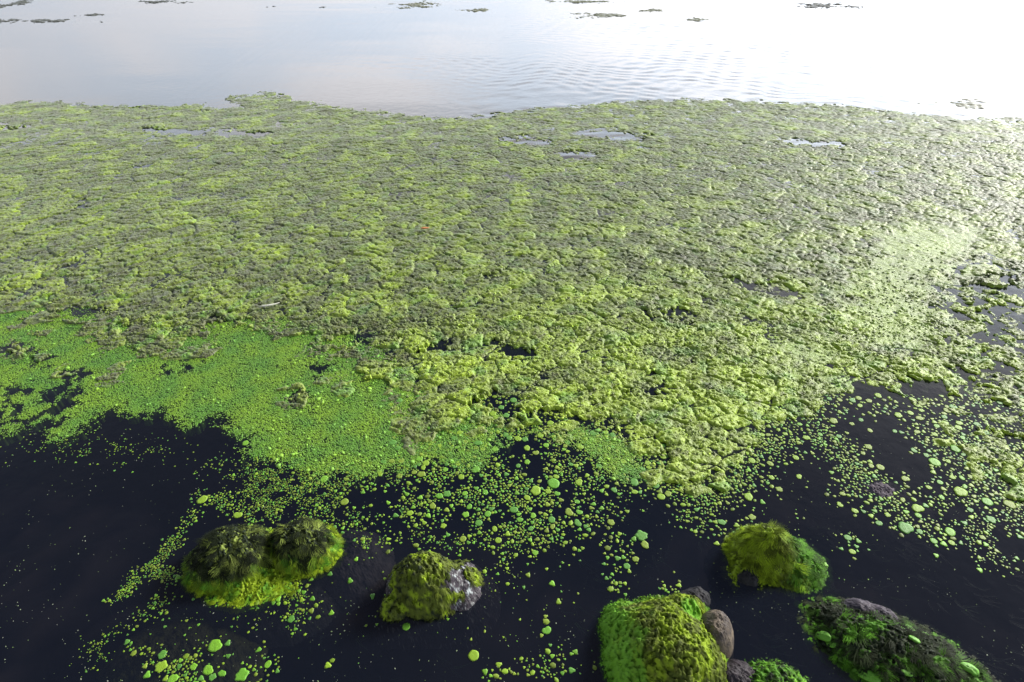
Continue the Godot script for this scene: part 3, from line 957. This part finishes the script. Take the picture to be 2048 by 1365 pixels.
	for k in pads.size():
		var p: Array = pads[k]
		var b := Basis(Vector3.UP, p[4]).scaled_local(Vector3(p[2], p[2], p[2] * p[3]))
		if k >= 300:
			if rng.randf() < 0.35:
				push(rough, b * Basis.from_scale(Vector3(1.0, 0.32, 1.0)), Vector3(p[0], 0.001, p[1]), tints[2 + 2 * int(rng.randf() < 0.5)] * rng.randf_range(0.5, 1.1))
				continue
			push(buf, b, Vector3(p[0], 0.0005, p[1]), tints[int(p[5] * 4.99)] * rng.randf_range(0.75, 1.15))
			continue
		var o: MeshInstance3D
		if first == null:
			o = MeshInstance3D.new()
			first = o
		else:
			o = first.duplicate()
		o.name = numbered("algae_pad")
		o.mesh = shapes[k % 6]
		o.material_override = plain_skin(tints[int(p[5] * 4.99)])
		o.transform = Transform3D(b, Vector3(p[0], 0.0005 + 0.0, p[1]))
		add_child(o)
		named.append([o, p])
	name_pads(named)
	var o2 := put_many("algae_flakes", small, skin("algae flake", 0.5, 0.4), buf)
	var o3 := put_many("algae_shreds", tuft, skin("algae shred", 0.55, 0.4), rough)
	tag(o3, "small rough yellow green algae shreds drifting among the flakes", "algae")
	tag(o2, "small green algae flakes drifting in loose clusters on the dark water", "algae")

func name_pads(named: Array) -> void:
	var marks := [["the double humped stone", -1.17, -1.6], ["the bare flanked stone", -0.37, -1.46], ["the pointed green mound", 1.2, -1.62], ["the largest mossy stone", 0.63, -1.15], ["the ridge of black weed", 1.6, -1.15], ["the purple stone awash", 1.93, -2.02], ["the duckweed film", -0.93, -2.18], ["the mat front bulge", 0.70, -2.05], ["the broken mat edge", 2.35, -2.45], ["the shoal at the right border", 3.0, -2.3], ["the sunken weedy stone", -1.42, -1.16]]
	var sectors := {}
	for n: Array in named:
		var p: Array = n[1]
		var best := 0
		for k in marks.size():
			if Vector2(p[0] - marks[k][1], p[1] - marks[k][2]).length() < Vector2(p[0] - marks[best][1], p[1] - marks[best][2]).length(): best = k
		var dx: float = p[0] - marks[best][1]
		var dz: float = p[1] - marks[best][2]
		var way := ("right of " if dx > 0 else "left of ") if absf(dx) > absf(dz) else ("in front of " if dz > 0 else "behind ")
		if way == "behind " and dz < -0.55: way = "well behind "
		var place: String = way + marks[best][0]
		if not sectors.has(place): sectors[place] = []
		sectors[place].append([n[0], p, Vector2(dx, dz).length()])
	var ranks := ["", "second ", "third ", "fourth ", "fifth ", "sixth ", "seventh ", "eighth ", "ninth ", "tenth ", "eleventh ", "twelfth ", "thirteenth ", "fourteenth ", "fifteenth "]
	var tones := ["green", "bright green", "lime green", "deep green", "yellow green"]
	for place: String in sectors:
		var list: Array = sectors[place]
		var rest := list.slice(15)
		for k in mini(15, list.size()):                        # the list comes largest first
			tag(list[k][0], "%slargest floating pad %s, %s" % [ranks[k], place, tones[int(list[k][1][5] * 4.99)]], "algae pad", "floating algae pads")
		rest.sort_custom(func(a, b): return a[2] < b[2])
		for k in rest.size():
			var tone: String = tones[int(rest[k][1][5] * 4.99)]
			if k < 15: tag(rest[k][0], "small %s pad, %snearest small one %s" % [tone, ranks[k], place], "algae pad", "floating algae pads")
			elif k >= rest.size() - 15: tag(rest[k][0], "small %s pad, %sfarthest out %s" % [tone, ranks[rest.size() - 1 - k], place], "algae pad", "floating algae pads")
			else: tag(rest[k][0], "small %s pad amid others %s" % [tone, place], "algae pad", "floating algae pads")


func film_cover(x: float, z: float) -> float:
	var s := field(f_duck, x, z)
	if s < -0.35: return 0.0
	var d := 0.5 + s / 0.14 + 0.75 * n_edge.get_noise_2d(x * 1.3, z * 1.3) + 0.35 * n_mid.get_noise_2d(x * 1.5, z * 1.5)
	d = minf(d, 0.98) - 1.3 * smoothstep(-0.06, 0.03, field(f_bare, x, z) + 0.10 * n_edge.get_noise_2d(x * 2.5, z * 2.5))
	return d - 0.25 * smoothstep(0.0, 0.6, n_fleck.get_noise_2d(x * 0.6, z * 0.6))

func film_tone(x: float, z: float) -> Color:
	return Color(0.095, 0.232, 0.024).lerp(Color(0.160, 0.295, 0.018), clampf(0.5 + 1.2 * n_hue.get_noise_2d(x * 1.5, z * 1.5), 0, 1))

func make_film() -> void:
	# the skin of the film, cracked into fine plates, and the leaves that lie on it
	var plate_d := cells(35, 0.022, FastNoiseLite.RETURN_DISTANCE2_SUB)
	var plate_v := cells(35, 0.022, FastNoiseLite.RETURN_CELL_VALUE)
	var me := ArrayMesh.new()
	var m := skin("duckweed", 0.5, 0.4)
	var rule := func(x: float, z: float) -> float:
		var d := film_cover(x, z)
		var pv := plate_v.get_noise_2d(x, z) * 0.5 + 0.5
		hue_out = film_tone(x, z) * (0.90 + 0.18 * pv)
		if d < 0.25 + 0.55 * pv: return -0.05
		return -0.0085 + 0.0095 * smoothstep(0.0, 0.09, plate_d.get_noise_2d(x, z) + 1.0) + 0.0006 * n_grain.get_noise_2d(x, z)
	sheet(me, -4.2, 1.6, -4.2, -1.75, 0.0070, rule, m)
	var o := MeshInstance3D.new()
	o.mesh = me
	o.name = numbered("duckweed")
	add_child(o)
	tag(o, "even green film of tiny duckweed leaves beside the dark open water", "duckweed", "", "stuff")
	var buf := PackedFloat32Array()
	var leaf := pad_shape(130, 0.16, 0.06, 2, 7)
	var step := 0.0085
	var z := -1.75
	while z > -4.3:
		var half := 0.90 * (1.5 - 0.8 * z) * 1.05
		var x := -half
		while x < 2.0:
			var px := x + rng.randf_range(-0.5, 0.5) * step
			var pz := z + rng.randf_range(-0.5, 0.5) * step
			x += step
			var d := film_cover(px, pz)
			if d <= 0.0 or rng.randf() > d * 1.1: continue
			if rng.randf() > 0.35 and d < 0.25: continue
			if mat_cover(px, pz) > 0.95: continue
			var r := rng.randf_range(0.0022, 0.0055)
			var c := film_tone(px, pz) * rng.randf_range(0.86, 1.10)
			if rng.randf() < 0.004 + 0.010 * smoothstep(-1.8, -1.0, px):
				r *= rng.randf_range(2.0, 4.0)
				c = c * 1.25
			push(buf, Basis.from_euler(Vector3(rng.randf_range(-0.1, 0.1), rng.randf() * TAU, 0)).scaled_local(Vector3(r, r, r * rng.randf_range(0.65, 1.0))), Vector3(px, rng.randf_range(0.0012, 0.0026), pz), c)
		z -= step
	put_many("leaf", leaf, m, buf, o)


func make_small_things() -> void:
	# specks of froth and seed on the dark water
	var buf := PackedFloat32Array()
	for k in 3400:
		var g := ground(rng.randf_range(-80, 2130), rng.randf_range(830, 1420))
		if n_edge.get_noise_2d(g.x * 0.7 + 5.0, g.y * 0.7) < rng.randf_range(-0.5, 0.35): continue
		var r := 0.0008 + 0.0016 * pow(rng.randf(), 3.0)
		push(buf, Basis(Vector3.UP, rng.randf() * TAU).scaled_local(Vector3(r * rng.randf_range(1.0, 1.9), r, r)), Vector3(g.x, 0.0005, g.y), Color(0.24, 0.25, 0.21).lerp(Color(0.12, 0.20, 0.05), rng.randf()))
	var o := put_many("floating_specks", lump_shape(9), skin("speck", 0.7, 0.3), buf)
	tag(o, "pale specks of froth and seed scattered on the dark water", "specks")
	# dark threads of drowned weed that just break the surface
	buf = PackedFloat32Array()
	for k in 2600:
		var east := rng.randf() < 0.8
		var g := ground(rng.randf_range(1150, 2150) if east else rng.randf_range(200, 1200), rng.randf_range(960, 1440) if east else rng.randf_range(1060, 1440))
		if n_edge.get_noise_2d(g.x * 1.5 + 15.0, g.y * 1.5) < rng.randf_range(-0.1, 0.35): continue
		var l := rng.randf_range(0.02, 0.09)
		var turn := -0.55 + rng.randfn() * 0.5
		push(buf, Basis(Vector3.UP, turn).scaled_local(Vector3(l, l * 0.12, l * 0.6)), Vector3(g.x, -0.0015, g.y), Color(0.035, 0.045, 0.042).lerp(Color(0.05, 0.11, 0.03), pow(rng.randf(), 3.0)))
	o = put_many("drowned_weed", tuft_shape(17, 4), skin("drowned weed", 0.35, 0.4), buf)
	tag(o, "thin dark threads of drowned weed at the surface of the dark water", "weed")
	# rafts of weed far out
	var raft_skin := skin("far weed", 0.5, 0.5)
	var rafts := [[70, 42, 120, 5, 0, "long dark raft of weed far out at the upper left"], [190, 30, 42, 4, 0, "short dark raft of weed just behind the long one"], [320, 4, 66, 4, 0, "dark strip of weed at the top edge"], [15, 10, 30, 10, 0, "ragged dark weed in the top left corner"],
		[430, 22, 14, 2, 0, "tiny dark weed scrap alone on blue water"], [545, 13, 22, 3, 0, "thin brown scrap of weed on pale water"], [645, 14, 10, 2, 0, "smallest dark weed scrap, isolated on the water"], [830, 10, 60, 8, 1, "pale speckled raft of weed near the top edge"], [955, 20, 46, 4, 1, "thin pale raft beside the speckled one"],
		[1190, 30, 85, 6, 1, "broad pale raft of weed on blue water"], [1310, 21, 40, 4, 1, "small pale raft right behind the broad one"], [1388, 40, 40, 4, 1, "pale olive raft nearest the mat"], [1180, 3, 120, 3, 1, "pale strip of weed along the top edge"], [1655, 11, 75, 8, 0, "dark grey raft of weed before the bright glare"], [1920, 208, 80, 14, 1, "loose weed scraps lying off the mat in the glare"]]
	for t in rafts:
		var c := ground(t[0], t[1])
		var ex: float = absf(ground(t[0] + t[2], t[1]).x - c.x)
		var ez: float = absf(ground(t[0], t[1] - t[3]).y - c.y)
		var me := ArrayMesh.new()
		var pale: bool = t[4] == 1
		var rule := func(x: float, z: float) -> float:
			var q := Vector2((x - c.x) / ex, (z - c.y) / ez).length()
			var d := 1.0 - q + 0.9 * n_edge.get_noise_2d(x * 0.35, z * 0.35) + 0.5 * n_edge.get_noise_2d(x * 1.6 + 3.0, z * 1.6)
			hue_out = (Color(0.17, 0.18, 0.10) if pale else Color(0.075, 0.08, 0.06)) * (0.8 + 0.5 * n_fleck.get_noise_2d(x, z))
			return -0.016 + 0.026 * smoothstep(0.1, 0.9, d) + 0.022 * n_mid.get_noise_2d(x * 0.5, z * 0.5) + 0.010 * n_fine.get_noise_2d(x * 0.4, z * 0.4) if d > 0.0 else -0.05
		sheet(me, c.x - ex * 1.4, c.x + ex * 1.4, c.y - ez * 1.5, c.y + ez * 1.5, 0.035, rule, raft_skin)
		if me.get_surface_count() == 0: continue
		var w := MeshInstance3D.new()
		w.mesh = me
		w.name = numbered("weed_raft")
		add_child(w)
		tag(w, t[5], "weed", "weed rafts far out on the lake")
	# a pale feather and an orange leaf on the mat
	for t in [["feather", "pale curved feather lying on the mat near the duckweed", 538, 609, 0.075, 0.011, Color(0.55, 0.55, 0.46), 0.35], ["fallen_leaf", "small orange fallen leaf lying on the algae mat", 850, 457, 0.042, 0.02, Color(0.42, 0.15, 0.05), 0.1]]:
		var g := ground(t[2], t[3], 0.03)
		var st := SurfaceTool.new()
		st.begin(Mesh.PRIMITIVE_TRIANGLES)
		st.set_smooth_group(0)
		var rows := []
		for k in 11:
			var q := k / 10.0
			var wide: float = t[5] * sin(PI * pow(q, 0.8)) + 0.0008
			var cx: float = (q - 0.5) * 2.0 * t[4]
			var bow: float = 0.25 * t[4] * sin(PI * q)
			rows.append([Vector3(cx, 0.005 + bow * 0.4, bow - wide), Vector3(cx, 0.009 + bow * 0.4, bow), Vector3(cx, 0.004 + bow * 0.4, bow + wide), Vector3(cx, 0.003 + bow * 0.4, bow)])
		for k in 10:
			for s in 4:
				var a: Vector3 = rows[k][s]
				var b: Vector3 = rows[k][(s + 1) % 4]
				var c: Vector3 = rows[k + 1][(s + 1) % 4]
				var d: Vector3 = rows[k + 1][s]
				for v in [a, c, b, a, d, c]: st.add_vertex(v)
		st.index()
		st.generate_normals()
		var m := skin(t[0], 0.6, 0.4)
		m.vertex_color_use_as_albedo = false
		m.albedo_color = t[6].linear_to_srgb()
		var f := put_one(t[0], st.commit(), m)
		f.position = Vector3(g.x, maxf(mat_height(g.x, g.y, mat_cover(g.x, g.y)), 0.0) + 0.012, g.y)
		f.rotation.y = t[7]
		tag(f, t[1], t[0].replace("_", " "))

func put_one(called: String, mesh: Mesh, mat: Material) -> MeshInstance3D:
	return put(called, mesh, mat)
